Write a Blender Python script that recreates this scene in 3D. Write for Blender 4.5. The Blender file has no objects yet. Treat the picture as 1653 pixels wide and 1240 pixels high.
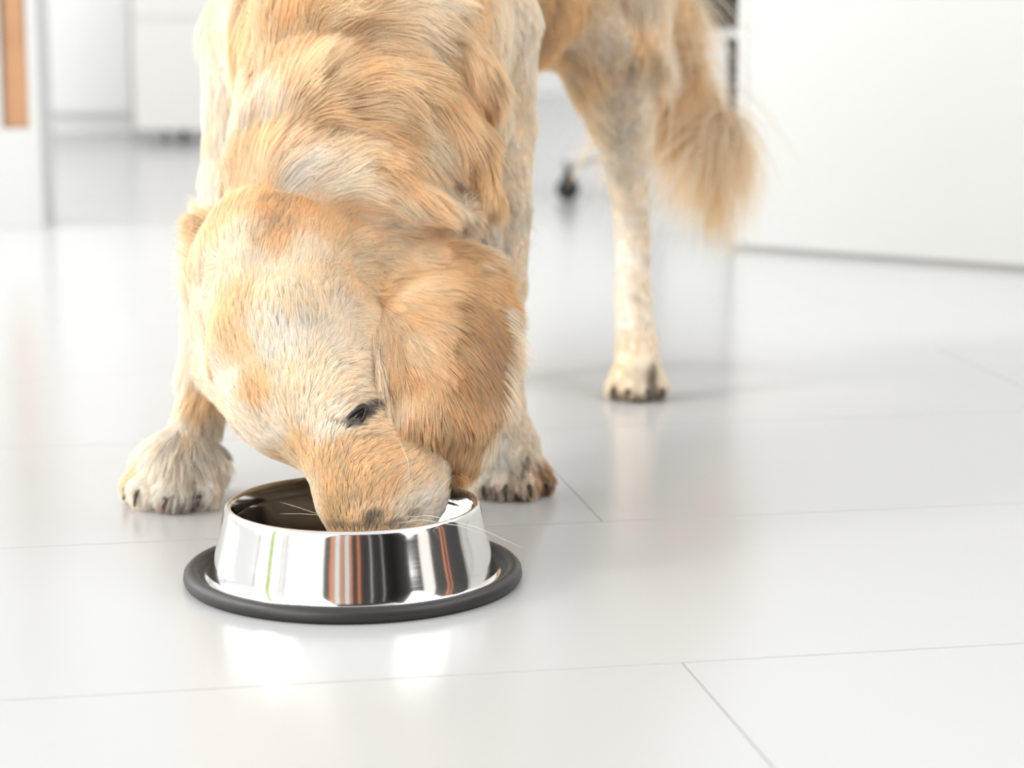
import bpy, bmesh, math, random
import numpy as np
from mathutils import Vector, Matrix
from mathutils.bvhtree import BVHTree
from mathutils.kdtree import KDTree

# ------------------------------------------------------------------ camera, world, light
SC = bpy.context.scene
F_PX, TILT, CAM_H = 3700.0, math.radians(10.3), 0.46
cam_d = bpy.data.cameras.new('camera'); cam = bpy.data.objects.new('camera', cam_d)
SC.collection.objects.link(cam); SC.camera = cam
cam.location = (0, 0, CAM_H)
cam.rotation_euler = (math.pi / 2 - TILT, 0, 0)
cam_d.sensor_width = 36; cam_d.lens = F_PX / 1653 * 36
cam_d.clip_start = 0.05; cam_d.clip_end = 100
cam_d.dof.use_dof = True; cam_d.dof.focus_distance = 1.71; cam_d.dof.aperture_fstop = 5.0

world = bpy.data.worlds.new('daylight'); SC.world = world; world.use_nodes = True
bg = world.node_tree.nodes['Background']
bg.inputs[0].default_value = (0.985, 0.995, 1.0, 1); bg.inputs[1].default_value = 0.90

def area(name, loc, target, sx, sy, power, col):
    l = bpy.data.lights.new(name, 'AREA'); l.shape = 'RECTANGLE'; l.size = sx; l.size_y = sy
    l.energy = power; l.color = col
    o = bpy.data.objects.new(name, l); SC.collection.objects.link(o); o.location = loc
    o.rotation_euler = (Vector(target) - Vector(loc)).to_track_quat('-Z', 'Y').to_euler()
    return o
area('window_daylight', (-2.55, 2.2, 1.4), (0, 2.0, 0.3), 4.6, 2.4, 90, (1.0, 0.985, 0.96))
area('front_fill_light', (-1.9, -1.3, 1.3), (-0.1, 1.9, 0.25), 2.4, 2.3, 78, (1.0, 0.99, 0.97))  # unseen fill, added to brighten the front of the dog
area('back_fill_light', (0.2, 3.6, 2.6), (-0.9, 6.4, 0.4), 1.6, 1.6, 34, (1.0, 0.99, 0.97))  # added lamp without a known fixture, brightens the cabinets at the back
area('right_fill_light', (2.35, 1.4, 1.6), (0.1, 2.2, 0.2), 3.2, 2.4, 70, (1.0, 0.99, 0.975))  # added fill from the right, lifts the dog's shaded side
sun_d = bpy.data.lights.new('sun', 'SUN'); sun_d.energy = 0.9; sun_d.angle = math.radians(12.0); sun_d.color = (1.0, 0.95, 0.87)
sun = bpy.data.objects.new('sun', sun_d); SC.collection.objects.link(sun)
SUN_DIR = Vector((0.80, 0.10, -0.62)).normalized()
sun.rotation_euler = SUN_DIR.to_track_quat('-Z', 'Y').to_euler()

SC.view_settings.view_transform = 'Standard'; SC.view_settings.look = 'None'
SC.view_settings.gamma = 1.0; SC.view_settings.use_curve_mapping = False
SC.view_settings.exposure = 0.28
SC.cycles_curves.shape = 'RIBBONS'; SC.cycles_curves.subdivisions = 2
SC.cycles.caustics_reflective = False; SC.cycles.max_bounces = 10; SC.cycles.diffuse_bounces = 5; SC.cycles.transmission_bounces = 6

rng = np.random.default_rng(7)
random.seed(3)
CT, ST = math.cos(TILT), math.sin(TILT)

def ray(px, py):
    a, b, c = px - 826.5, 620 - py, F_PX
    return Vector((a, c * CT + b * ST, -c * ST + b * CT))
def at(px, py, y):
    """world point on the sight line of a pixel, at distance y into the room"""
    r = ray(px, py); t = y / r.y
    return Vector((r.x * t, y, CAM_H + r.z * t))
def ground(px, py):
    r = ray(px, py); t = -CAM_H / r.z
    return Vector((r.x * t, r.y * t, 0))
def depth(p):
    return p[1] * CT + (CAM_H - p[2]) * ST
def m_per_px(p):
    return depth(p) / F_PX

# ------------------------------------------------------------------ materials
def mat(name, col, rough=0.5, metal=0.0, spec=0.5, build=None):
    m = bpy.data.materials.new(name); m.use_nodes = True
    b = m.node_tree.nodes['Principled BSDF']
    b.inputs['Base Color'].default_value = (*col, 1)
    b.inputs['Roughness'].default_value = rough; b.inputs['Metallic'].default_value = metal
    b.inputs['Specular IOR Level'].default_value = spec
    if build: build(m.node_tree, b)
    return m
def noise_rough(scale, lo, hi, stretch=(1, 1, 1), bump=0.0):
    def f(nt, b):
        tc = nt.nodes.new('ShaderNodeTexCoord'); mp = nt.nodes.new('ShaderNodeMapping')
        mp.inputs['Scale'].default_value = stretch
        n = nt.nodes.new('ShaderNodeTexNoise'); n.inputs['Scale'].default_value = scale; n.inputs['Detail'].default_value = 4
        r = nt.nodes.new('ShaderNodeMapRange'); r.inputs[3].default_value = lo; r.inputs[4].default_value = hi
        nt.links.new(tc.outputs['Object'], mp.inputs[0]); nt.links.new(mp.outputs[0], n.inputs[0])
        nt.links.new(n.outputs[0], r.inputs[0]); nt.links.new(r.outputs[0], b.inputs['Roughness'])
        if bump:
            bp = nt.nodes.new('ShaderNodeBump'); bp.inputs['Strength'].default_value = bump; bp.inputs['Distance'].default_value = 0.002
            nt.links.new(n.outputs[0], bp.inputs['Height']); nt.links.new(bp.outputs[0], b.inputs['Normal'])
    return f
M_TILE = mat('glossy_white_tile', (0.445, 0.45, 0.448), 0.12, spec=0.40, build=noise_rough(3.0, 0.17, 0.24))
M_GROUT = mat('grey_grout', (0.37, 0.365, 0.355), 0.8)
M_WALL = mat('white_wall_paint', (0.84, 0.84, 0.83), 0.7, build=noise_rough(40, 0.6, 0.8, bump=0.05))
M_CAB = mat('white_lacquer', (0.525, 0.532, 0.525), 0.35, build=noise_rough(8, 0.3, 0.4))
M_CABW = mat('lightened_white_lacquer', (0.84, 0.845, 0.84), 0.4, build=noise_rough(8, 0.35, 0.45))  # lacquer colour lightened in place of light missing at the back
M_CABG = mat('pale_grey_lacquer', (0.72, 0.70, 0.685), 0.4, build=noise_rough(8, 0.35, 0.45))
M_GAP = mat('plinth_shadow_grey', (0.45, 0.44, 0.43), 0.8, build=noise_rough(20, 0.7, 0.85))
M_BROWN = mat('brown_wood', (0.42, 0.21, 0.10), 0.5)
M_BLACK = mat('black_plastic', (0.018, 0.018, 0.02), 0.45, build=noise_rough(90, 0.4, 0.55, bump=0.05))
M_CHROME = mat('chrome', (0.7, 0.7, 0.7), 0.15, 1.0)
M_RUBBER = mat('black_rubber', (0.022, 0.020, 0.020), 0.42, build=noise_rough(120, 0.36, 0.5, bump=0.08))
M_DARK = mat('dark_wood', (0.012, 0.011, 0.012), 0.5, build=noise_rough(6, 0.4, 0.6))
M_COPPER = mat('orange_brown_wood', (0.62, 0.24, 0.12), 0.5, build=noise_rough(6, 0.4, 0.6))
M_GREEN = mat('green_fabric', (0.45, 0.60, 0.22), 0.8, build=noise_rough(60, 0.7, 0.9))
def brown_build(nt, b):
    tc = nt.nodes.new('ShaderNodeTexCoord'); n = nt.nodes.new('ShaderNodeTexNoise'); n.inputs['Scale'].default_value = 9
    cr = nt.nodes.new('ShaderNodeValToRGB')
    cr.color_ramp.elements[0].color = (0.36, 0.17, 0.075, 1); cr.color_ramp.elements[1].color = (0.56, 0.31, 0.16, 1)
    nt.links.new(tc.outputs['Object'], n.inputs[0]); nt.links.new(n.outputs[0], cr.inputs[0]); nt.links.new(cr.outputs[0], b.inputs['Base Color'])
brown_build(M_BROWN.node_tree, M_BROWN.node_tree.nodes['Principled BSDF'])
def steel_build(nt, b):
    tc = nt.nodes.new('ShaderNodeTexCoord'); mp = nt.nodes.new('ShaderNodeMapping'); mp.inputs['Scale'].default_value = (6, 6, 900)
    n = nt.nodes.new('ShaderNodeTexNoise'); n.inputs['Scale'].default_value = 1.5; n.inputs['Detail'].default_value = 5
    r = nt.nodes.new('ShaderNodeMapRange'); r.inputs[3].default_value = 0.06; r.inputs[4].default_value = 0.14
    nt.links.new(tc.outputs['Object'], mp.inputs[0]); nt.links.new(mp.outputs[0], n.inputs[0]); nt.links.new(n.outputs[0], r.inputs[0])
    nt.links.new(r.outputs[0], b.inputs['Roughness'])
    n2 = nt.nodes.new('ShaderNodeTexNoise'); n2.inputs['Scale'].default_value = 22; n2.inputs['Detail'].default_value = 1
    bp = nt.nodes.new('ShaderNodeBump'); bp.inputs['Strength'].default_value = 0.12; bp.inputs['Distance'].default_value = 0.002
    nt.links.new(tc.outputs['Object'], n2.inputs[0]); nt.links.new(n2.outputs[0], bp.inputs['Height']); nt.links.new(bp.outputs[0], b.inputs['Normal'])
M_STEEL = mat('brushed_polished_steel', (0.80, 0.79, 0.77), 0.08, 1.0, build=steel_build)
M_CLAW = mat('dark_claw', (0.045, 0.03, 0.022), 0.35, build=noise_rough(60, 0.3, 0.45))
M_EYE = mat('dark_brown_eye', (0.012, 0.006, 0.004), 0.06, build=noise_rough(30, 0.2, 0.3))
M_LID = mat('black_eyelid_skin', (0.02, 0.014, 0.012), 0.5, build=noise_rough(200, 0.4, 0.6, bump=0.2))
M_NOSE = mat('black_nose_leather', (0.03, 0.022, 0.02), 0.35, build=noise_rough(300, 0.3, 0.5, bump=0.4))
M_PAD = mat('dark_paw_pad', (0.05, 0.035, 0.03), 0.7, build=noise_rough(200, 0.6, 0.8, bump=0.4))

def fur_material():
    m = bpy.data.materials.new('golden_fur'); m.use_nodes = True; nt = m.node_tree; nt.nodes.clear()
    out = nt.nodes.new('ShaderNodeOutputMaterial')
    at_ = nt.nodes.new('ShaderNodeAttribute'); at_.attribute_name = 'fur_color'
    hi = nt.nodes.new('ShaderNodeHairInfo')
    # roots a little deeper in colour, tips paler, as real fur is
    ramp = nt.nodes.new('ShaderNodeMapRange'); ramp.inputs[3].default_value = 0.74; ramp.inputs[4].default_value = 1.06
    mul = nt.nodes.new('ShaderNodeVectorMath'); mul.operation = 'SCALE'
    nt.links.new(hi.outputs['Intercept'], ramp.inputs[0])
    nt.links.new(at_.outputs['Color'], mul.inputs[0]); nt.links.new(ramp.outputs[0], mul.inputs['Scale'])
    d = nt.nodes.new('ShaderNodeBsdfDiffuse'); t = nt.nodes.new('ShaderNodeBsdfTranslucent')
    h = nt.nodes.new('ShaderNodeBsdfHair'); h.component = 'Reflection'
    h.inputs['RoughnessU'].default_value = 0.3; h.inputs['RoughnessV'].default_value = 0.5
    h.inputs['Color'].default_value = (1, 0.95, 0.86, 1)
    m1 = nt.nodes.new('ShaderNodeMixShader'); m1.inputs[0].default_value = 0.46
    m2 = nt.nodes.new('ShaderNodeMixShader'); m2.inputs[0].default_value = 0.10
    nt.links.new(mul.outputs[0], d.inputs[0]); nt.links.new(mul.outputs[0], t.inputs[0])
    nt.links.new(d.outputs[0], m1.inputs[1]); nt.links.new(t.outputs[0], m1.inputs[2])
    nt.links.new(m1.outputs[0], m2.inputs[1]); nt.links.new(h.outputs[0], m2.inputs[2])
    nt.links.new(m2.outputs[0], out.inputs[0])
    return m
M_FUR = fur_material()
def skin_material():
    def f(nt, b):
        a = nt.nodes.new('ShaderNodeAttribute'); a.attribute_name = 'fur_color'
        nt.links.new(a.outputs['Color'], b.inputs['Base Color'])
    return mat('under_fur_skin', (0.6, 0.4, 0.25), 0.9, spec=0.1, build=f)
M_SKIN = skin_material()
M_WHISK = mat('white_whisker', (0.85, 0.82, 0.76), 0.4, build=noise_rough(60, 0.3, 0.5))

# ------------------------------------------------------------------ mesh helpers
def obj(name, bm, m, parent=None, smooth=False):
    me = bpy.data.meshes.new(name); bm.normal_update(); bm.to_mesh(me); bm.free()
    if smooth: me.polygons.foreach_set('use_smooth', [True] * len(me.polygons))
    me.materials.append(m)
    o = bpy.data.objects.new(name, me); SC.collection.objects.link(o)
    if parent: o.parent = parent
    return o
def thing(name, label, cat, loc=(0, 0, 0), rotz=0.0, group=None):
    o = bpy.data.objects.new(name, None); SC.collection.objects.link(o); o.empty_display_size = 0.1
    o.location = loc; o.rotation_euler = (0, 0, rotz); o['label'] = label; o['category'] = cat
    if group: o['group'] = group
    return o
def box(bm, x0, x1, y0, y1, z0, z1, bevel=0.0, tilt=None):
    r = bmesh.ops.create_cube(bm, size=1.0)
    vs = r['verts']
    for v in vs:
        v.co = Vector((x0 + (v.co.x + .5) * (x1 - x0), y0 + (v.co.y + .5) * (y1 - y0), z0 + (v.co.z + .5) * (z1 - z0)))
    if bevel:
        es = list({e for v in vs for e in v.link_edges})
        bmesh.ops.bevel(bm, geom=es, offset=bevel, segments=2, affect='EDGES', profile=0.7)
def BX(name, m, parent, *a, bevel=0.0, smooth=False):
    bm = bmesh.new(); box(bm, *a, bevel=bevel); return obj(name, bm, m, parent, smooth)
def lathe(bm, prof, n=96, closed=True):
    rings = []
    for r, z in prof:
        if r < 1e-6: rings.append([bm.verts.new((0, 0, z))] * n)
        else: rings.append([bm.verts.new((r * math.cos(2 * math.pi * i / n), r * math.sin(2 * math.pi * i / n), z)) for i in range(n)])
    k = len(prof)
    for j in range(k if closed else k - 1):
        a, b = rings[j], rings[(j + 1) % k]
        for i in range(n):
            vs = [a[i], a[(i + 1) % n], b[(i + 1) % n], b[i]]
            u = []
            for v in vs:
                if v not in u: u.append(v)
            if len(u) > 2: bm.faces.new(u)
def ellipsoid(bm, c, r, rot=None, sub=3):
    v = bmesh.ops.create_icosphere(bm, subdivisions=sub, radius=1.0)['verts']
    for q in v:
        p = Vector((q.co.x * r[0], q.co.y * r[1], q.co.z * r[2]))
        if rot: p = rot @ p
        q.co = p + Vector(c)
def tube(bm, pts, radii, n=10):
    rings = []
    for i, p in enumerate(pts):
        p = Vector(p); a = Vector(pts[max(i - 1, 0)]); b = Vector(pts[min(i + 1, len(pts) - 1)])
        t = (b - a).normalized(); u = t.orthogonal().normalized(); 
        if i: 
            u = (pu - pu.dot(t) * t).normalized()
        pu = u; w = t.cross(u)
        rings.append([bm.verts.new(p + radii[i] * (math.cos(2 * math.pi * k / n) * u + math.sin(2 * math.pi * k / n) * w)) for k in range(n)])
    for a, b in zip(rings, rings[1:]):
        for k in range(n): bm.faces.new((a[k], a[(k + 1) % n], b[(k + 1) % n], b[k]))
    bm.faces.new(list(reversed(rings[0]))); bm.faces.new(rings[-1])

# ------------------------------------------------------------------ the room
FX0, FX1, FY0, FY1 = -2.6, 2.6, -1.6, 8.6
floor = BX('floor', M_GROUT, None, FX0, FX1, FY0, FY1, -0.06, -0.0022); floor['kind'] = 'structure'
# 80 x 40 cm tiles in running bond, turned about ten degrees from the camera
TA = math.radians(10.5); TL, TW, GAP = 1.20, 0.3985, 0.0009
tile_bm = bmesh.new(); box(tile_bm, -TL / 2 + GAP / 2, TL / 2 - GAP / 2, -TW / 2 + GAP / 2, TW / 2 - GAP / 2, -0.008, 0.0, bevel=0.0006)
tile_me = bpy.data.meshes.new('tile'); tile_bm.to_mesh(tile_me); tile_bm.free(); tile_me.materials.append(M_TILE)
ux, uy = math.cos(TA), math.sin(TA)
V_A = -uy * 0.076 + ux * 1.882        # row joint line
U_A = 0.402            # a head joint in the rows beyond and before
for r in range(-12, 24):
    v = V_A + (r + 0.5) * TW
    off = 0.0 if (r % 2 == 0) else 0.5
    for c in range(-8, 9):
        u = U_A + (0.016 if r >= 0 else -0.019) + (c + 0.5 + off) * TL
        x, y = u * ux - v * uy, u * uy + v * ux
        if not (FX0 - .1 < x < FX1 + .1 and -0.7 < y < FY1 + .1): continue
        if abs(x) > 1.7 + 0.2 * y: continue
        t = bpy.data.objects.new('tile', tile_me); SC.collection.objects.link(t); t.parent = floor
        t.location = (x, y, 0); t.rotation_euler = (0, 0, TA)
def struct(name, m, *a):
    o = BX(name, m, None, *a); o['kind'] = 'structure'; return o
struct('wall_back', M_WALL, FX0, FX1 + .12, FY1, FY1 + .12, -0.06, 2.7)
struct('wall_right', M_WALL, FX1, FX1 + .12, 1.9, FY1, -0.06, 2.7)
wl = struct('wall_left', M_WALL, FX0 - .12, FX0, 4.2, FY1, -0.06, 2.7)
BX('window_post', M_CAB, wl, FX0 - .1, FX0 - .02, 3.0, 3.08, 0, 2.7)
BX('window_post', M_CAB, wl, FX0 - .1, FX0 - .02, 1.3, 1.38, 0, 2.7)
BX('window_post', M_CAB, wl, FX0 - .1, FX0 - .02, -0.2, -0.12, 0, 2.7)
# unseen dark panels and strips, added around the camera to stripe the bowl's reflection
wf = struct('wall_front', M_WALL, -1.75, -1.36, FY0 - .12, FY0, -0.06, 2.4)
struct('reflect_panel_1', M_DARK, -1.35, 2.6, FY0 - .12, FY0 - .02, -0.04, 2.5)
struct('reflect_panel_2', M_DARK, 2.5, 2.6, -1.6, 2.5, -0.04, 2.5)
for i, (x, w, m) in enumerate(((-1.02, .20, M_COPPER), (-0.78, .26, M_CABG), (-0.48, .13, M_COPPER), (-0.30, .22, M_CABG), (-.05, .10, M_COPPER), (0.30, .13, M_COPPER), (0.95, .05, M_CABG), (1.62, .04, M_CABG))):
    struct('reflect_strip_%d' % (i + 1), m, x, x + w, FY0, FY0 + .05, 0.02, 1.9)
struct('reflect_strip_10', M_CABG, 2.42, 2.48, 0.30, 0.85, 0.02, 2.3)
struct('reflect_strip_11', M_COPPER, 2.42, 2.48, 1.40, 1.47, 0.02, 2.3)
struct('reflect_strip_12', M_COPPER, 2.42, 2.48, 1.58, 1.63, 0.02, 2.3)
struct('reflect_strip_13', M_CABG, FX0 + .0, FX0 + .04, 0.10, 0.2, 0, 2.3)
struct('reflect_strip_9', M_GREEN, FX0 + .0, FX0 + .04, 0.55, 0.80, 0, 2.3)

# white cabinet on the right
c0, c1 = ground(1185, 403), ground(1653, 438)
ca = math.atan2(c1.y - c0.y, c1.x - c0.x)
t = thing('white_cabinet', 'long white cabinet standing on the right, its glossy face down to the tiles', 'cabinet', (c0.x, c0.y, 0), ca)
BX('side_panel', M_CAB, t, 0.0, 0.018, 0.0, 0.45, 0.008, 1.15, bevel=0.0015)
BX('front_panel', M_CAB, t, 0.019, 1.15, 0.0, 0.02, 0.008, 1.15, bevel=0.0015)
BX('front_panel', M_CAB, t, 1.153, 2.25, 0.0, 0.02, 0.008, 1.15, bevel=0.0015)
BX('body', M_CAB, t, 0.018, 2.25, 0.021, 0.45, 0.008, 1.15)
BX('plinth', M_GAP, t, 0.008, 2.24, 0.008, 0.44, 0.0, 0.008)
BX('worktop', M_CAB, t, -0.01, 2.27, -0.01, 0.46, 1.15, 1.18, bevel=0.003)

# cabinets far left
a = ground(66, 214); b = ground(214, 214)
t = thing('tall_white_cabinet', 'plain white cabinet at the back, left of the grey drawer unit', 'cabinet', (a.x, a.y, 0))
w = b.x - a.x
BX('body', M_CABW, t, 0, w, 0.02, 0.5, 0.05, 1.6, bevel=0.003)
BX('door', M_CABW, t, 0.004, w - .004, 0, 0.018, 0.055, 1.595, bevel=0.002)
BX('plinth', M_CABW, t, 0.01, w - .01, 0.03, 0.48, 0.0, 0.05)
a = ground(217, 232); b = ground(470, 232)
t = thing('drawer_unit', 'pale grey drawer unit on small castors behind the dog, far left', 'drawer unit', (a.x, a.y, 0))
w = b.x - a.x
BX('body', M_CABG, t, 0, w, 0.02, 0.45, 0.035, 0.62, bevel=0.003)
for k in range(2):
    dr = BX('drawer', M_CABG, t, 0.003, w - .003, 0, 0.018, 0.037 + k * .291, 0.326 + k * .291, bevel=0.001)
    BX('handle', M_CABG, dr, w / 2 + .02, w / 2 + .14, -0.012, -0.002, 0.30 + k * .291, 0.31 + k * .291, bevel=0.002)
for x in (0.075, w - .05):
    for y in (0.05, 0.40):
        bm = bmesh.new(); tube(bm, [(x - .009, y, .017), (x + .009, y, .017)], [.017, .017], 20); cs = obj('caster', bm, M_CHROME if False else M_GAP, t, True)
        BX('fork', M_CHROME, cs, x - .013, x + .013, y - .008, y + .012, .022, .036, bevel=0.002)
# shelf unit at far left edge with a brown box
a = ground(64, 368)
t = thing('white_shelf_unit', 'white open shelf unit cut by the left edge of the picture', 'shelf', (a.x, a.y, 0))
BX('side_panel', M_CAB, t, -0.012, 0.006, 0, 0.12, 0.0, 0.9, bevel=0.001)
BX('base_panel', M_CAB, t, -0.60, -0.012, 0.0, 0.12, 0.0, 0.178, bevel=0.001)
BX('divider', M_CAB, t, -0.105, -0.060, 0.0, 0.12, 0.178, 0.9, bevel=0.001)
BX('side_panel', M_CAB, t, -0.60, -0.585, 0.0, 0.12, 0.178, 0.9, bevel=0.001)
BX('back_panel', M_CAB, t, -0.585, -0.012, 0.11, 0.12, 0.178, 0.9)
BX('shelf', M_CAB, t, -0.60, 0.006, 0, 0.12, 0.9, 0.92, bevel=0.001)
bt = thing('brown_box', 'brown wooden box standing in the white shelf unit at the left edge', 'box', (a.x - 0.036, a.y + 0.012, 0.179))
bm = bmesh.new(); bw = 0.0235
r = bmesh.ops.create_cube(bm, size=1.0)['verts']
for v in r:
    top = v.co.z > 0
    v.co = Vector((v.co.x * 2 * (bw - (0.006 if top else 0)), 0.045 + v.co.y * 0.09, 0 if not top else 0.30))
bmesh.ops.bevel(bm, geom=list(bm.edges), offset=0.002, segments=2, affect='EDGES')
obj('box_body', bm, M_BROWN, bt)
BX('lid', M_BROWN, bt, -0.02, 0.02, -0.002, 0.092, 0.301, 0.316, bevel=0.002)

# office chair behind the dog
cc = Vector((0.282, 4.60, 0))
ch = thing('office_chair', 'black office chair on castors seen beyond the hind leg and tail', 'chair', cc)
bm = bmesh.new()
prof = [(0.0, 0.345), (0.04, 0.344), (0.12, 0.346), (0.20, 0.350), (0.235, 0.366), (0.24, 0.42), (0.225, 0.47), (0.1, 0.478), (0, 0.48)]
lathe(bm, prof, 48, closed=False); obj('seat', bm, M_BLACK, ch, True)
bm = bmesh.new(); tube(bm, [(0, 0, .09), (0, 0, .22), (0, 0, .2201), (0, 0, .36)], [.028, .028, .016, .016], 20); obj('gas_column', bm, M_CHROME, ch, True)
BX('seat_plate', M_BLACK, ch, -.09, .09, -.07, .07, .33, .356, bevel=.004)
bm = bmesh.new(); box(bm, -.19, .19, .23, .26, .62, 1.05, bevel=.012); obj('backrest', bm, M_BLACK, ch, True)
bm = bmesh.new(); tube(bm, [(0, .1, .345), (0, .24, .36), (0, .275, .45), (0, .265, .8)], [.02] * 4, 12); obj('backrest_bar', bm, M_BLACK, ch, True)
bm = bmesh.new(); tube(bm, [(.10, -.05, .345), (.17, -.07, .343), (.20, -.08, .340)], [.005, .005, .009], 10); obj('lever', bm, M_CHROME, ch, True)
wall_cast = Vector((0.112, 4.60, 0)) - cc
a0 = math.atan2(wall_cast.y, wall_cast.x); R = 0.17
for k in range(5):
    an = a0 + k * 2 * math.pi / 5; d = Vector((math.cos(an), math.sin(an), 0))
    bm = bmesh.new(); tube(bm, [d * .02 + Vector((0, 0, .10)), d * .10 + Vector((0, 0, .095)), d * R + Vector((0, 0, .075))], [.022, .016, .011], 12)
    obj('star_leg', bm, M_CAB, ch, True)
    p = d * R; s = Vector((-d.y, d.x, 0)) if k else Vector((0.35, 1, 0)).normalized()
    bm = bmesh.new()
    for sg in (-1, 1):
        tube(bm, [p + s * (sg * .005) + Vector((0, 0, .022)), p + s * (sg * .015) + Vector((0, 0, .022))], [.022, .020], 20)
    cs = obj('caster', bm, M_BLACK, ch, True)
    bm = bmesh.new(); tube(bm, [p + Vector((0, 0, .026)), p + Vector((0, 0, .045)), p + Vector((0, 0, .05)), p + Vector((0, 0, .078))], [.019, .014, .008, .008], 16); obj('caster_housing', bm, M_BLACK, cs, True)
pb = at(1181, 170, 4.3)
wb = thing('black_waste_bin', 'black waste bin, only a dark sliver showing past the left edge of the white cabinet', 'bin', (pb.x + 0.10, 4.35, 0))
bm = bmesh.new(); lathe(bm, [(0, 0.004), (.088, 0.004), (.090, 0.0), (.106, .318), (.111, .320), (.111, .328), (.103, .328), (.087, .010), (0, .010)], 48, closed=False)
obj('bin_body', bm, M_BLACK, wb, True)

# ------------------------------------------------------------------ the bowl
BC = Vector((-0.1213, 1.700, 0))
bowl = thing('dog_bowl', 'stainless steel feeding bowl with a black rubber ring, under the muzzle of the dog', 'bowl', BC)
out = [(0.0, 0.006), (0.070, 0.006), (0.082, 0.010), (0.0885, 0.020), (0.0925, 0.050), (0.0945, 0.0572),
       (0.0955, 0.0593), (0.0973, 0.0602), (0.0990, 0.0596), (0.1000, 0.0578), (0.1007, 0.0550), (0.1016, 0.0510), (0.1040, 0.0400), (0.1070, 0.0280), (0.1100, 0.0160), (0.1118, 0.0085), (0.1135, 0.0064), (0.117, 0.0058), (0.122, 0.0056), (0.122, 0.0044),
       (0.1165, 0.0044), (0.1120, 0.0050), (0.1102, 0.0075), (0.1085, 0.016), (0.1025, 0.040), (0.0995, 0.0535), (0.0975, 0.0580), (0.0955, 0.0555), (0.091, 0.045), (0.087, 0.019), (0.081, 0.008), (0.070, 0.0042), (0, 0.0042)]
bm = bmesh.new(); lathe(bm, [(r * .97, z) for r, z in out], 160, closed=False); obj('steel_shell', bm, M_STEEL, bowl, True)
rr = [(0.1165, 0.0), (0.1290, 0.0), (0.1318, 0.0012), (0.1332, 0.0040), (0.1326, 0.0085), (0.1300, 0.0112), (0.1262, 0.0120), (0.1225, 0.0108), (0.1205, 0.0082), (0.1195, 0.0062), (0.1165, 0.0062)]
bm = bmesh.new(); lathe(bm, [(r * .97, z) for r, z in rr], 160); o = obj('rubber_ring', bm, M_RUBBER, bowl, True)

# ------------------------------------------------------------------ the dog: one continuous body from blended limbs
REG = ['head', 'neck', 'body', 'front_leg_a', 'front_leg_b', 'hind_leg_a', 'hind_leg_b', 'tail']
prims = []   # (a, b, ra, rb, k, region)
CH = []
def P(px, py, y, rpx):
    p = at(px, py, y); return (p, rpx * m_per_px(p))
def chain(nodes, region, k=0.02):
    nodes = [P(*n) if len(n) == 4 and not isinstance(n[0], Vector) else (n[0], n[1]) for n in nodes]
    if len(nodes) == 1: nodes = nodes * 2
    for j, ((a, ra), (b, rb)) in enumerate(zip(nodes, nodes[1:])): prims.append((a, b, ra, rb, k, region)); CH.append((len(prims) - 1, j == 0))
def Wd(x, y, z, r): return (Vector((x, y, z)), r)
# head
chain([(462, 462, 1.86, 122), (478, 560, 1.815, 128), (512, 640, 1.785, 106)], 'head')
chain([(512, 640, 1.782, 98), (572, 736, 1.730, 78), (594, 800, 1.712, 80), (606, 845, 1.700, 68), (611, 860, 1.698, 50)], 'head', .018)
chain([(655, 762, 1.738, 58), (664, 806, 1.712, 46), (648, 838, 1.702, 42)], 'head', .02)        # flews
chain([(600, 600, 1.84, 100), (640, 705, 1.780, 62), (655, 752, 1.738, 46)], 'head', .03)        # near cheek and jaw
chain([(372, 470, 1.90, 58), (400, 590, 1.86, 60), (440, 660, 1.82, 50)], 'head', .03)          # far cheek
chain([(520, 672, 1.742, 34), (556, 650, 1.738, 26)], 'head', .02)                              # near brow
chain([(425, 655, 1.775, 40), (452, 690, 1.765, 34)], 'head', .02)                              # far brow
chain([(430, 400, 1.885, 52)], 'head', .02)                                                    # occiput
chain([(560, 450, 1.88, 84), (650, 455, 1.892, 66), (735, 445, 1.91, 50)], 'head', .03)          # mass over the ear base
# neck, chest, trunk
chain([(470, 430, 1.90, 128), (545, 330, 1.945, 172), (585, 200, 1.985, 196), (600, 60, 2.04, 215), (605, -90, 2.10, 215)], 'neck', .03)
chain([(690, 300, 1.97, 78), (735, 180, 2.0, 78)], 'neck', .03)
chain([(600, 180, 2.12, 190), (600, 30, 2.14, 235), (610, -120, 2.20, 240), (720, -170, 2.38, 215), (830, -180, 2.55, 200)], 'body', .04)
chain([(850, -10, 2.42, 100), (905, -10, 2.48, 95)], 'body', .03)
chain([(410, 300, 1.91, 24), (470, 288, 1.876, 32), (560, 292, 1.862, 33), (650, 318, 1.874, 29), (715, 335, 1.905, 22)], 'neck', .020)   # ruff folding over behind the skull
chain([(430, 220, 1.915, 24), (520, 160, 1.884, 32), (640, 155, 1.884, 32), (735, 215, 1.91, 30), (772, 310, 1.95, 28)], 'neck', .026)
chain([(460, 50, 1.94, 24), (560, 20, 1.91, 30), (680, 40, 1.92, 30), (770, 130, 1.96, 26)], 'neck', .028)
# dog's left foreleg (right in the picture)
chain([(770, 40, 2.10, 95), (795, 190, 2.10, 66), (812, 330, 2.06, 44), (815, 450, 2.04, 32), (814, 560, 2.02, 28), (818, 650, 2.01, 27), (828, 715, 2.00, 33)], 'front_leg_b', .02)
# dog's right foreleg (left in the picture)
chain([(430, 60, 2.10, 95), (400, 260, 2.08, 62), (362, 450, 2.03, 48), (332, 600, 1.99, 34), (318, 680, 1.975, 31), (300, 745, 1.96, 32)], 'front_leg_a', .02)
chain([(352, 725, 1.985, 9)], 'front_leg_a', .012)
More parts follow.
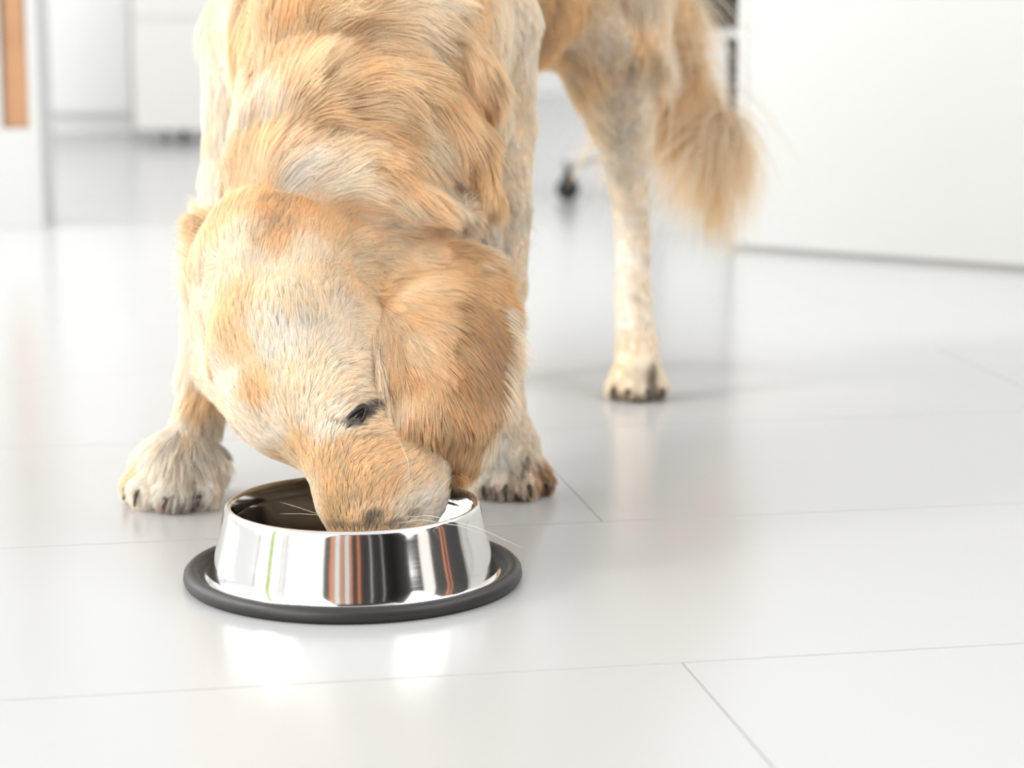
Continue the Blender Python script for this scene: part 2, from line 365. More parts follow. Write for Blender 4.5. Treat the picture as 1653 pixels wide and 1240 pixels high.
# dog's left hind leg
chain([(960, -40, 2.50, 120), (975, 60, 2.47, 86), (1000, 170, 2.49, 56), (1015, 270, 2.53, 34), (1021, 380, 2.53, 26), (1022, 480, 2.49, 27), (1028, 560, 2.46, 31), (1030, 600, 2.445, 32)], 'hind_leg_b', .02)
# dog's right hind leg, hidden behind the chest
chain([(790, -40, 2.60, 120), (740, 60, 2.57, 86), (725, 170, 2.58, 56), (718, 260, 2.62, 34), (715, 360, 2.62, 26), (715, 460, 2.58, 27), (715, 530, 2.55, 31), (715, 560, 2.53, 32)], 'hind_leg_a', .02)
# tail
chain([(985, -130, 2.72, 44), (1050, -20, 2.74, 26), (1082, 80, 2.73, 20), (1112, 150, 2.72, 18), (1146, 196, 2.71, 16), (1174, 205, 2.70, 15), (1180, 190, 2.70, 10)], 'tail', .02)
# paws: x, y of the paw centre, heading, scale
paws = []
def paw(px, py, ang, region, s=1.0, up=None):
    """four toes fanned in front of the pastern; (px, py) is where the middle of the toes meets the floor"""
    g = ground(px, py); c, sn = math.cos(ang), math.sin(ang)
    fwd = Vector((c, sn, 0)); side = Vector((-sn, c, 0))
    base = g - fwd * .030 * s + Vector((0, 0, .027 * s))
    prims.append((base - fwd * .01 * s, base + fwd * .006 * s, .023 * s, .023 * s, .012, region))
    if up is not None: prims.append((up, base + Vector((0, 0, .008)), .021 * s, .022 * s, .015, region))
    toes = []
    for i, (lat, f_, r) in enumerate(((-.030, -.012, .0115), (-.0115, .004, .0125), (.0115, .004, .0125), (.030, -.012, .0115))):
        q0 = base + side * lat * .75 * s + fwd * (.002 + f_ * .5) * s + Vector((0, 0, .004 * s))
        q1 = g + side * lat * s + fwd * (f_ - .002) * s + Vector((0, 0, (r + .0015) * s))
        prims.append((q0, q1, r * 1.0 * s, r * s, .003, region)); toes.append((q1, (fwd + side * lat * 6).normalized(), r * s))
    paws.append((base, fwd, toes, region, s, g))
paw(262, 822, math.radians(-112), 'front_leg_a', 1.12, at(300, 745, 1.96))
paw(832, 806, math.radians(-82), 'front_leg_b', 0.88, at(828, 715, 2.00))
paw(1029, 648, math.radians(-92), 'hind_leg_b', 0.84, at(1030, 600, 2.445))
paw(715, 606, math.radians(-95), 'hind_leg_a', 0.98, at(715, 560, 2.53))

# distance field on a grid
VX = 0.005
lo = np.array([-0.46, 1.62, -0.02]); hi = np.array([0.34, 2.86, 0.72])
n = np.ceil((hi - lo) / VX).astype(int)
D = np.full(n, 0.5, np.float32)
GX = [lo[i] + VX * np.arange(n[i], dtype=np.float32) for i in range(3)]
def cone_sdf(X, Y, Z, a, b, ra, rb):
    ax, ay, az = a; d = np.array(b) - np.array(a); L2 = float(d @ d)
    px, py, pz = X - ax, Y - ay, Z - az
    if L2 < 1e-10: return np.sqrt(px * px + py * py + pz * pz) - ra
    t = np.clip((px * d[0] + py * d[1] + pz * d[2]) / L2, 0, 1)
    qx, qy, qz = px - t * d[0], py - t * d[1], pz - t * d[2]
    return np.sqrt(qx * qx + qy * qy + qz * qz) - (ra + (rb - ra) * t)
first = {i: f for i, f in CH}; groups = []
for i, p in enumerate(prims):
    if first.get(i, True): groups.append([p])
    else: groups[-1].append(p)
for g_ in groups:
    k = g_[0][4]; m = max(max(p[2], p[3]) for p in g_) + k + 0.03
    mn = np.min([np.minimum(p[0], p[1]) for p in g_], 0); mxx = np.max([np.maximum(p[0], p[1]) for p in g_], 0)
    i0 = np.clip(((mn - m - lo) / VX).astype(int), 0, n); i1 = np.clip(((mxx + m - lo) / VX).astype(int) + 1, 0, n)
    if np.any(i1 <= i0): continue
    sl = tuple(slice(i0[i], i1[i]) for i in range(3))
    X, Y, Z = np.ix_(GX[0][sl[0]], GX[1][sl[1]], GX[2][sl[2]])
    s = None
    for a, b, ra, rb, _, _ in g_:
        q = cone_sdf(X, Y, Z, a, b, ra, rb)
        if s is None: s = q
        else:
            kk = .006; h = np.clip(0.5 + 0.5 * (s - q) / kk, 0, 1); s = s * (1 - h) + q * h - kk * h * (1 - h)
    o_ = D[sl]
    h = np.clip(0.5 + 0.5 * (o_ - s) / k, 0, 1)
    D[sl] = o_ * (1 - h) + s * h - k * h * (1 - h)
D = np.maximum(D, -(GX[2][None, None, :] - 0.0015))     # soles stay on the floor
D[0, :, :] = D[-1, :, :] = 0.1; D[:, 0, :] = D[:, -1, :] = 0.1; D[:, :, 0] = D[:, :, -1] = 0.1
def surface_nets(D):
    ins = D < 0; s = D.shape
    cnt = np.zeros(tuple(x - 1 for x in s), np.int8)
    for dx in (0, 1):
        for dy in (0, 1):
            for dz in (0, 1): cnt += ins[dx:s[0] - 1 + dx, dy:s[1] - 1 + dy, dz:s[2] - 1 + dz]
    act = (cnt > 0) & (cnt < 8); idx = np.full(act.shape, -1, np.int64); cells = np.argwhere(act); idx[act] = np.arange(len(cells))
    acc = np.zeros((len(cells), 3)); num = np.zeros(len(cells))
    corners = [(x, y, z) for x in (0, 1) for y in (0, 1) for z in (0, 1)]
    val = {c: D[cells[:, 0] + c[0], cells[:, 1] + c[1], cells[:, 2] + c[2]] for c in corners}
    for c in corners:
        for ax in range(3):
            if c[ax] == 0:
                c2 = list(c); c2[ax] = 1; c2 = tuple(c2); v0, v1 = val[c], val[c2]
                m = (v0 < 0) != (v1 < 0); t = np.where(m, v0 / np.where(m, v0 - v1, 1), 0)
                p = np.tile(np.array(c, float), (len(cells), 1)); p[:, ax] = t
                acc[m] += p[m]; num[m] += 1
    V = cells + acc / num[:, None]
    faces = []
    for ax in range(3):
        a, b = (ax + 1) % 3, (ax + 2) % 3
        i_ = [slice(1, -1)] * 3; i_[ax] = slice(0, -1); j_ = list(i_); j_[ax] = slice(1, None)
        A, B = ins[tuple(i_)], ins[tuple(j_)]
        e = np.argwhere(A != B); off = np.array([1, 1, 1]); off[ax] = 0; e0 = e + off
        f = []
        for da, db in ((0, 0), (1, 0), (1, 1), (0, 1)):
            q = e0.copy(); q[:, a] -= da; q[:, b] -= db; f.append(idx[q[:, 0], q[:, 1], q[:, 2]])
        f = np.stack(f, 1); fl = A[tuple(e.T)]
        f[~fl] = f[~fl][:, ::-1]; faces.append(f)
    return V, np.concatenate(faces)
V, Q = surface_nets(D)
V = V * VX + lo
def mesh_from(name, V, Q):
    me = bpy.data.meshes.new(name)
    me.vertices.add(len(V)); me.vertices.foreach_set('co', V.astype(np.float32).ravel())
    k = Q.shape[1]; me.loops.add(Q.size); me.loops.foreach_set('vertex_index', Q.astype(np.int32).ravel())
    me.polygons.add(len(Q)); me.polygons.foreach_set('loop_start', (np.arange(len(Q)) * k).astype(np.int32))
    me.polygons.foreach_set('use_smooth', [True] * len(Q))
    me.update(calc_edges=True); me.validate(); return me
# light smoothing of the net
def smooth(V, Q, it=2):
    for _ in range(it):
        acc = np.zeros_like(V); c = np.zeros(len(V))
        for i in range(4):
            a, b = Q[:, i], Q[:, (i + 1) % 4]
            for x in range(3): acc[:, x] += np.bincount(a, V[b, x], len(V)) + np.bincount(b, V[a, x], len(V))
            c += np.bincount(a, minlength=len(V)) + np.bincount(b, minlength=len(V))
        V = V * .5 + .5 * acc / np.maximum(c, 1)[:, None]
    return V
V = smooth(V, Q, 1)

dog = thing('dog', 'golden retriever eating with its head lowered into the steel bowl', 'dog', (-0.08, 2.15, 0))
def to_local(o):   # parts are modelled in room coordinates
    o.parent = dog; o.matrix_parent_inverse = Matrix.Translation(-dog.location)
body_me = mesh_from('body', V, Q); body_me.materials.append(M_SKIN)
body = bpy.data.objects.new('body', body_me); SC.collection.objects.link(body); to_local(body)

# ears: a thick drooping flap, outline with its depth profile
def ear_mesh(outline, dep, bulge, thick, tip_y=None):
    """outline: pixels; dep(px,py): distance of the rim; bulge towards the viewer in the middle"""
    P0 = [Vector((x, y)) for x, y in outline]
    # resample the closed outline with a Catmull-Rom
    res = []
    N = len(P0)
    for i in range(N):
        p0, p1, p2, p3 = P0[i - 1], P0[i], P0[(i + 1) % N], P0[(i + 2) % N]
        for t in np.linspace(0, 1, 6, endpoint=False):
            res.append(0.5 * ((2 * p1) + (p2 - p0) * t + (2 * p0 - 5 * p1 + 4 * p2 - p3) * t * t + (3 * p1 - p0 - 3 * p2 + p3) * t ** 3))
    c = sum(res, Vector((0, 0))) / len(res); K = 10; n = len(res)
    verts, faces = [], []
    for side in (0, 1):
        verts.append(at(c.x, c.y, dep(c.x, c.y) - bulge + (thick if side else 0)))
        for j in range(1, K + 1):
            u = j / K
            for p in res:
                q = c + (p - c) * u
                y = dep(q.x, q.y) - bulge * (1 - u * u) + (thick * math.sqrt(max(0, 1 - u ** 3)) if side else 0)
                verts.append(at(q.x, q.y, y))
    S = 1 + K * n
    for side in (0, 1):
        o = side * S
        for i in range(n):
            a, b = o + 1 + i, o + 1 + (i + 1) % n
            faces.append((o, a, b) if side else (o, b, a))
            for j in range(K - 1):
                f = (o + 1 + j * n + i, o + 1 + (j + 1) * n + i, o + 1 + (j + 1) * n + (i + 1) % n, o + 1 + j * n + (i + 1) % n)
                faces.append(f if side else tuple(reversed(f)))
    for i in range(n):
        a, b = 1 + (K - 1) * n + i, 1 + (K - 1) * n + (i + 1) % n
        faces.append((a, b, S + b, S + a))
    bm = bmesh.new(); vs = [bm.verts.new(v) for v in verts]
    for f in faces: bm.faces.new([vs[i] for i in f])
    bmesh.ops.remove_doubles(bm, verts=bm.verts, dist=1e-5)
    bmesh.ops.triangulate(bm, faces=bm.faces); bmesh.ops.recalc_face_normals(bm, faces=bm.faces)
    return bm
near_outline = [(592, 478), (645, 425), (715, 398), (775, 412), (812, 465), (824, 540), (812, 640), (794, 705), (772, 756), (738, 768), (694, 754), (652, 718), (622, 655), (596, 575)]
def near_dep(x, y):
    t = min(max((y - 430) / 340, 0), 1); s = (x - 570) / 260
    return 1.890 - 0.152 * min(t * 1.45, 1) ** .75 + 0.03 * max(0, s - .55) / .45
ear1 = obj('ear', ear_mesh(near_outline, near_dep, 0.030, 0.012), M_SKIN, None, True); to_local(ear1); ear1['label'] = 'long golden ear hanging beside the eye'
far_outline = [(372, 372), (330, 368), (316, 400), (312, 450), (316, 510), (330, 560), (352, 575), (372, 540), (385, 480), (388, 420)]
ear2 = obj('ear', ear_mesh(far_outline, lambda x, y: 1.90 - .03 * (y - 370) / 200, 0.02, 0.012), M_SKIN, None, True); to_local(ear2); ear2['label'] = 'far ear, folded against the cheek in strong light'

def tri_arrays(me):
    me.calc_loop_triangles(); nt = len(me.loop_triangles)
    t = np.empty(nt * 3, np.int32); me.loop_triangles.foreach_get('vertices', t)
    v = np.empty(len(me.vertices) * 3, np.float32); me.vertices.foreach_get('co', v)
    vn = np.empty(len(me.vertices) * 3, np.float32); me.vertex_normals.foreach_get('vector', vn)
    return v.reshape(-1, 3), t.reshape(-1, 3), vn.reshape(-1, 3)
BV, BT, BN = tri_arrays(body_me)
bvh_body = BVHTree.FromPolygons([tuple(v) for v in BV], [tuple(t) for t in BT])
def bvh_of(o):
    v, t, n_ = tri_arrays(o.data); return BVHTree.FromPolygons([tuple(x) for x in v], [tuple(x) for x in t])
bvh_e1, bvh_e2 = bvh_of(ear1), bvh_of(ear2)
CAM = Vector((0, 0, CAM_H))
def hit(px, py, bvh, y=None):
    d = ray(px, py).normalized(); h = bvh.ray_cast(CAM, d)
    if h[0] is not None: return h[0]
    if y: return at(px, py, y)
    # nearest surface point to the sight line
    best = None
    for k in np.linspace(1.6, 2.8, 60):
        p = at(px, py, k); q = bvh.find_nearest(p)
        if best is None or q[3] < best[0]: best = (q[3], q[0])
    return best[1]

# ------------------------------------------------------------------ fur: combing controls
CR = (0.955, 0.845, 0.68)   # cream
PC = (0.965, 0.895, 0.79)   # pale cream, almost white
GO = (0.87, 0.645, 0.37)    # golden
GL = (0.93, 0.74, 0.49)    # light golden
DG = (0.82, 0.55, 0.28)    # deep golden
TA_ = (0.90, 0.81, 0.68)   # tan of the shaded leg sides, shade put into the coat colour
BR = (0.50, 0.30, 0.15)
W0 = (0.965, 0.915, 0.84)
EG = (0.76, 0.52, 0.27)    # ear gold
ED = (0.62, 0.40, 0.19)    # deeper ear gold
# (px, py, dx, dy, length mm, colour, lift)
head_c = [
 (505, 850, -.1, -1, 7, CR, .25), (500, 800, -.1, -1, 8, CR, .25), (485, 760, -.3, -1, 9, GL, .25), (540, 850, 0, -1, 8, GO, .3), (560, 790, .1, -1, 9, GO, .28),
 (600, 850, .2, -1, 9, GL, .3), (610, 790, .4, -.9, 10, GO, .28), (650, 830, .6, -.8, 9, CR, .3), (690, 820, .8, -.6, 9, W0, .3), (720, 810, .8, -.5, 10, TA_, .3),
 (660, 770, .7, -.7, 11, GL, .28), (600, 735, .8, -.5, 10, GO, .25), (540, 735, .3, -1, 9, GO, .25), (490, 735, -.3, -1, 9, GO, .25),
 (530, 700, .3, -1, 9, PC, .28), (500, 680, .0, -1, 10, CR, .28), (560, 650, .7, -.7, 11, CR, .28), (600, 640, 1, -.3, 12, CR, .28), (600, 690, 1, -.2, 11, GL, .25),
 (465, 640, -.1, -1, 13, CR, .25), (450, 700, -.4, -.9, 13, PC, .25), (410, 690, -.7, -.8, 16, PC, .3), (380, 640, -.5, -1, 18, PC, .28), (420, 650, -.2, -1, 14, GO, .25), (395, 590, -.2, -1, 16, GL, .22),
 (520, 600, .3, -1, 14, CR, .25), (570, 590, .8, -.5, 15, CR, .25), (470, 570, .0, -1, 16, PC, .25), (430, 560, -.1, -1, 16, PC, .25), (345, 590, -.2, -1, 22, PC, .3), (375, 520, -.2, -1, 20, GL, .22), (340, 500, -.3, -1, 24, PC, .3),
 (540, 540, .6, -.8, 16, CR, .25), (590, 520, 1, -.2, 18, CR, .25), (480, 500, .1, -1, 18, CR, .25), (430, 480, .0, -1, 18, CR, .25), (390, 450, -.2, -1, 22, CR, .25), (340, 430, -.6, -.8, 26, GL, .3), (320, 380, -.7, -.6, 28, CR, .35),
 (560, 460, .7, -.7, 20, GL, .22), (620, 470, 1, 0, 24, GO, .22), (500, 430, .2, -1, 22, CR, .25), (440, 405, .15, -1, 18, DG, .35), (425, 375, .2, -1, 20, DG, .35), (400, 400, -.3, -1, 22, CR, .3),
 (520, 390, .2, -1, 24, GO, .25), (480, 350, .2, -1, 26, DG, .3), (430, 330, .1, -1, 26, DG, .3), (380, 360, -.4, -1, 28, GL, .3), (540, 350, .5, -.9, 26, DG, .25),
 (600, 400, .9, -.4, 30, GL, .22), (660, 400, 1, -.15, 32, GL, .22), (720, 390, 1, -.25, 36, CR, .25), (760, 375, 1, -.4, 40, W0, .35), (700, 440, 1, .0, 30, GO, .2), (760, 440, 1, .35, 30, GL, .25), (790, 420, .8, .6, 34, TA_, .25)]
neck_c = [
 (600, 350, 1, .0, 36, CR, .22), (680, 350, 1, .15, 38, GL, .2), (720, 345, 1, .2, 38, TA_, .2), (540, 310, 1, -.1, 42, CR, .3), (600, 315, 1, .2, 44, CR, .25), (660, 325, .9, .45, 44, GL, .2),
 (470, 300, .6, -.8, 40, PC, .3), (420, 280, .4, -.9, 40, GL, .3), (480, 260, .8, -.6, 42, GL, .3), (550, 265, 1, -.15, 44, GL, .25), (620, 270, 1, .25, 44, GO, .22), (700, 300, .7, .7, 40, TA_, .2), (690, 260, .8, .6, 44, CR, .25),
 (740, 330, .3, 1, 36, TA_, .2), (780, 330, .1, 1, 34, GL, .2), (790, 260, .2, 1, 36, GO, .2), (750, 230, .4, .95, 40, GO, .2),
 (430, 220, .5, -.9, 40, PC, .3), (500, 200, .8, -.6, 44, GL, .28), (580, 200, 1, -.2, 46, GL, .25), (650, 215, 1, .2, 46, CR, .25), (710, 200, .8, .6, 44, GL, .22),
 (450, 150, .5, -.9, 42, GL, .3), (520, 140, .8, -.6, 46, GL, .28), (600, 130, 1, -.3, 48, GO, .25), (670, 130, 1, .15, 48, GO, .22), (740, 150, .6, .8, 44, DG, .2),
 (430, 70, .3, -1, 40, GL, .3), (480, 60, .3, -1, 44, GO, .28), (560, 70, .7, -.7, 46, GL, .28), (640, 70, 1, -.2, 48, CR, .25), (710, 80, .8, .5, 46, GL, .22), (750, 60, .5, .9, 40, GL, .22),
 (430, -30, .1, -1, 40, GO, .3), (520, -30, .3, -1, 44, GL, .28), (620, -20, .9, -.5, 48, CR, .25), (720, -20, .8, .4, 44, GL, .22), (380, 240, -.1, 1, 36, PC, .28), (370, 310, -.3, .8, 34, PC, .3)]
body_c = [
 (350, 250, -.05, 1, 30, PC, .25), (345, 120, -.1, 1, 30, PC, .25), (360, 20, -.1, 1, 32, PC, .25), (395, 120, 0, 1, 34, CR, .25), (390, 200, 0, 1, 34, PC, .25), (345, 330, 0, 1, 32, PC, .25), (400, 40, 0, 1, 34, GL, .25),
 (790, 40, 0, 1, 28, CR, .2), (820, 120, .05, 1, 22, CR, .18), (860, 60, .1, 1, 22, PC, .18), (850, 180, 0, 1, 18, CR, .16), (800, 200, 0, 1, 24, CR, .18),
 (890, 60, .3, 1, 34, GO, .3), (905, 110, .2, 1, 34, GL, .3), (930, 20, .3, 1, 30, GO, .22), (880, 10, .3, 1, 30, GO, .25)]
leg_c = [
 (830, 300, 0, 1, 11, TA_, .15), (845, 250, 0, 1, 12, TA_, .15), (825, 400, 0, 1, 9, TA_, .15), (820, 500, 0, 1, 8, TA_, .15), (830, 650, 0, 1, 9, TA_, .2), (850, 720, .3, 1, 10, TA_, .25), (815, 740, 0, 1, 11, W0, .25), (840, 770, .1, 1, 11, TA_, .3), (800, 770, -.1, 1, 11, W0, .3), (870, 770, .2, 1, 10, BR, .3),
 (340, 450, -.1, 1, 24, PC, .25), (320, 560, -.1, 1, 24, PC, .3), (300, 600, -.1, 1, 22, PC, .3), (333, 610, -.15, 1, 34, GO, .3), (324, 645, -.3, 1, 34, GO, .3), (300, 650, -.3, 1, 26, PC, .3), (350, 650, -.05, 1, 26, PC, .3), (345, 570, -.1, 1, 26, GL, .3), (300, 730, -.45, 1, 36, PC, .35), (280, 745, -.4, 1, 34, W0, .35), (295, 680, -.2, 1, 22, W0, .3), (335, 690, -.1, 1, 20, W0, .25), (355, 690, 0, 1, 18, W0, .25), (320, 760, -.1, 1, 12, W0, .25), (280, 780, -.3, 1, 14, W0, .3), (235, 770, -.4, 1, 14, W0, .3), (210, 790, -.4, 1, 12, CR, .3),
 (960, 60, .2, 1, 16, TA_, .18), (1000, 60, .1, 1, 14, TA_, .16), (940, 110, .4, 1, 26, GL, .3), (960, 180, .4, 1, 20, CR, .25), (1000, 160, .1, 1, 12, TA_, .15), (1030, 180, 0, 1, 12, TA_, .15), (1035, 60, 0, 1, 16, GL, .2), (985, 260, .2, 1, 13, PC, .2), (1025, 280, 0, 1, 9, TA_, .15), (1000, 380, 0, 1, 8, W0, .15), (1035, 380, 0, 1, 8, TA_, .15), (1005, 500, 0, 1, 8, W0, .15), (1040, 500, .1, 1, 8, TA_, .18), (1005, 580, 0, 1, 9, CR, .2), (1050, 580, .1, 1, 9, TA_, .2), (1005, 620, -.1, 1, 9, CR, .25), (1045, 620, 0, 1, 9, TA_, .25)]  # hind leg: sunlit side painted white, shaded side painted tan
tail_c = [
 (1060, 20, .1, 1, 70, CR, .3), (1085, 80, .1, 1, 88, GL, .25), (1070, 60, -.1, 1, 135, GL, .3), (1112, 150, .0, 1, 118, GO, .22), (1100, 130, -.12, 1, 147, DG, .25), (1146, 196, -.05, 1, 135, GO, .25), (1174, 205, -.02, 1, 123, GO, .3), (1184, 195, .0, 1, 106, GL, .25)]
ear_c = [
 (600, 480, .9, .3, 24, GL, .2), (640, 440, 1, .1, 26, GO, .2), (700, 430, 1, .25, 28, EG, .18), (760, 450, .9, .6, 28, EG, .2), (602, 530, .45, .9, 26, CR, .3), (650, 500, .7, .8, 26, EG, .18), (720, 500, .7, .8, 26, ED, .16), (780, 510, .5, .9, 26, ED, .18),
 (630, 590, .35, .95, 26, GO, .28), (612, 590, .35, .95, 30, CR, .3), (632, 650, .35, 1, 34, CR, .3), (680, 600, .45, .9, 24, EG, .16), (740, 590, .4, .95, 24, ED, .16), (800, 600, .15, 1, 24, ED, .2),
 (670, 670, .3, 1, 24, EG, .2), (660, 690, .2, 1, 36, CR, .35), (730, 680, .15, 1, 22, EG, .18), (790, 680, -.1, 1, 22, EG, .22), (730, 740, .05, 1, 18, EG, .2), (765, 740, -.1, 1, 18, EG, .22), (700, 725, .2, 1, 22, GO, .25),
 (822, 560, .2, 1, 26, CR, .4), (818, 620, .1, 1, 24, CR, .4), (800, 700, -.1, 1, 22, CR, .35)]
far_ear_c = [(330, 380, -.5, -.3, 26, GL, .3), (350, 450, -.2, 1, 24, CR, .25), (325, 480, -.3, 1, 24, PC, .3), (345, 550, 0, 1, 26, PC, .3), (375, 430, -.2, .9, 22, GL, .2)]
def W3(x, y, z, d, L, col, lift=.2):    # control in room coordinates for the sides the camera does not see
    return (Vector((x, y, z)), Vector(d).normalized(), L, col, lift)
world_c = [W3(-.05, 2.2, .62, (.1, 1, -.1), 30, GO), W3(.05, 2.45, .62, (.1, 1, -.1), 28, GO), W3(.1, 2.2, .45, (.1, .5, -1), 26, GL), W3(.2, 2.45, .5, (.1, .4, -1), 26, GL), W3(-.25, 2.2, .45, (-.1, .5, -1), 28, CR), W3(-.1, 2.45, .5, (-.1, .4, -1), 26, CR),
           W3(-.02, 2.3, .33, (.0, .3, -1), 30, CR), W3(.08, 2.5, .42, (.0, .5, -1), 26, CR), W3(-.1, 2.15, .3, (.0, .2, -1), 36, CR), W3(-.1, 2.02, .28, (0, 0, -1), 34, CR), W3(.13, 2.62, .3, (0, .3, -1), 30, CR),
           W3(.13, 2.48, .02, (0, -1, -.3), 7, TA_), W3(-.08, 2.55, .1, (0, 0, -1), 8, CR), W3(-.1, 2.62, .3, (0, .3, -1), 20, CR), W3(0, 1.85, .1, (.2, .6, .5), 18, CR), W3(-.09, 1.9, .12, (0, .6, .6), 22, CR)]
def controls(lst, bvh):
    out = []
    for c in lst:
        if isinstance(c[0], Vector): out.append(c); continue
        px, py, dx, dy, L, col, lift = c
        p = hit(px, py, bvh); s = m_per_px(p)
        d = Vector((dx, -dy * ST, -dy * CT)).normalized()
        out.append((p, d, L, col, lift))
    return (np.array([c[0] for c in out], np.float32), np.array([c[1] for c in out], np.float32),
            np.array([[c[2] / 1000, c[4], *c[3]] for c in out], np.float32))
CB = controls(head_c + neck_c + body_c + leg_c + tail_c + world_c, bvh_body)
CE1 = controls(ear_c, bvh_e1); CE2 = controls(far_ear_c, bvh_e2)
def field(p, C, s2=0.008 ** 2):
    out = np.empty((len(p), 8), np.float32)
    for i in range(0, len(p), 20000):
        q = p[i:i + 20000]
        d2 = (q ** 2).sum(1)[:, None] + (C[0] ** 2).sum(1)[None] - 2 * q @ C[0].T
        w = 1.0 / (np.maximum(d2, 0) + s2) ** 2.5; w /= w.sum(1, keepdims=True)
        out[i:i + 20000, :3] = w @ C[1]; out[i:i + 20000, 3:] = w @ C[2]
    return out
# small markings: px, py, half sizes in px, angle, colour, strength
spots_body = [
 (574, 676, 27, 10, -52, (.05, .03, .02), 1.0), (556, 690, 12, 8, -10, (.10, .06, .04), .8), (536, 692, 17, 5, 12, (.32, .22, .13), .6), (590, 655, 16, 7, -50, (.10, .06, .04), .9),
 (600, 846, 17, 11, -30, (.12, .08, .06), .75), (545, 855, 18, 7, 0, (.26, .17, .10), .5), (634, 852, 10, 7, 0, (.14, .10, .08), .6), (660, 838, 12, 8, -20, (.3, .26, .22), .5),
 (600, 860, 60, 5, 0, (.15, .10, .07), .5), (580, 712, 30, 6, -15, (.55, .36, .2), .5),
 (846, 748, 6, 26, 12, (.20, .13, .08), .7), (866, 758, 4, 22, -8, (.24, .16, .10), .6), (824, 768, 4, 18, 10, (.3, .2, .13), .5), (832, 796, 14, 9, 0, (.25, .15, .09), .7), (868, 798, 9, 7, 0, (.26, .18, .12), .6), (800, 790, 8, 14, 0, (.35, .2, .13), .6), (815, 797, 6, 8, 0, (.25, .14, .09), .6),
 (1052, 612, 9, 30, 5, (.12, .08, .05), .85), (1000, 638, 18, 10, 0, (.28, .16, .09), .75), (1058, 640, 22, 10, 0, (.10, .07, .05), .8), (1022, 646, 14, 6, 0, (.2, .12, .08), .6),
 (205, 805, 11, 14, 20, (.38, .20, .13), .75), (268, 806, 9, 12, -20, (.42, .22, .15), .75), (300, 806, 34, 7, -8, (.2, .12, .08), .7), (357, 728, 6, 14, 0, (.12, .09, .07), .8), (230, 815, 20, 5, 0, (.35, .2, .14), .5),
 (1022, 100, 16, 10, -30, (.5, .38, .27), .5), (1000, 130, 40, 60, 0, (.56, .44, .32), .4)]
def apply_spots(pos, col, spots, bvh, grow=1.0):
    for (px, py, rx, ry, ang, c, st) in spots:
        h = hit(px, py, bvh); s = m_per_px(h); a = math.radians(ang)
        u = np.array([math.cos(a), -math.sin(a) * ST, -math.sin(a) * CT], np.float32); v = np.array([-math.sin(a), -math.cos(a) * ST, -math.cos(a) * CT], np.float32)
        d = pos - np.array(h, np.float32); r2 = (d @ u / (rx * s)) ** 2 + (d @ v / (ry * s)) ** 2 + ((d ** 2).sum(1) / (4 * (max(rx, ry) * s) ** 2)) ** 2
        w = (st * np.clip(1.35 - r2, 0, 1) ** .7)[:, None]
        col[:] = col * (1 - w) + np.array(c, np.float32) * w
spots_ear = [(770, 540, 26, 70, -22, (.55, .31, .13), .55), (640, 560, 14, 60, -25, (.66, .42, .20), .5), (720, 600, 20, 90, -25, (.72, .44, .2), .4), (640, 620, 10, 50, -25, (.60, .38, .18), .5)]

def lump_noise(p, freq, seed):
    """cheap smooth noise from summed sines, -1..1"""
    r = np.random.default_rng(seed); out = np.zeros(len(p), np.float32)
    for _ in range(6):
        k = r.normal(size=3) * freq; out += np.sin(p @ k.astype(np.float32) + r.uniform(0, 6.28))
    return out / 3.2
def paint_skin(me, C, spots, bvh):
    v, t, n_ = tri_arrays(me); f = field(v, C); col = f[:, 5:8].copy()
    if spots: apply_spots(v, col, spots, bvh)
    a = me.attributes.new('fur_color', 'FLOAT_COLOR', 'POINT')
    a.data.foreach_set('color', np.concatenate([col * .95, np.ones((len(v), 1), np.float32)], 1).astype(np.float32).ravel())
paint_skin(body_me, CB, spots_body, bvh_body); paint_skin(ear1.data, CE1, spots_ear, bvh_e1); paint_skin(ear2.data, CE2, None, bvh_e2)

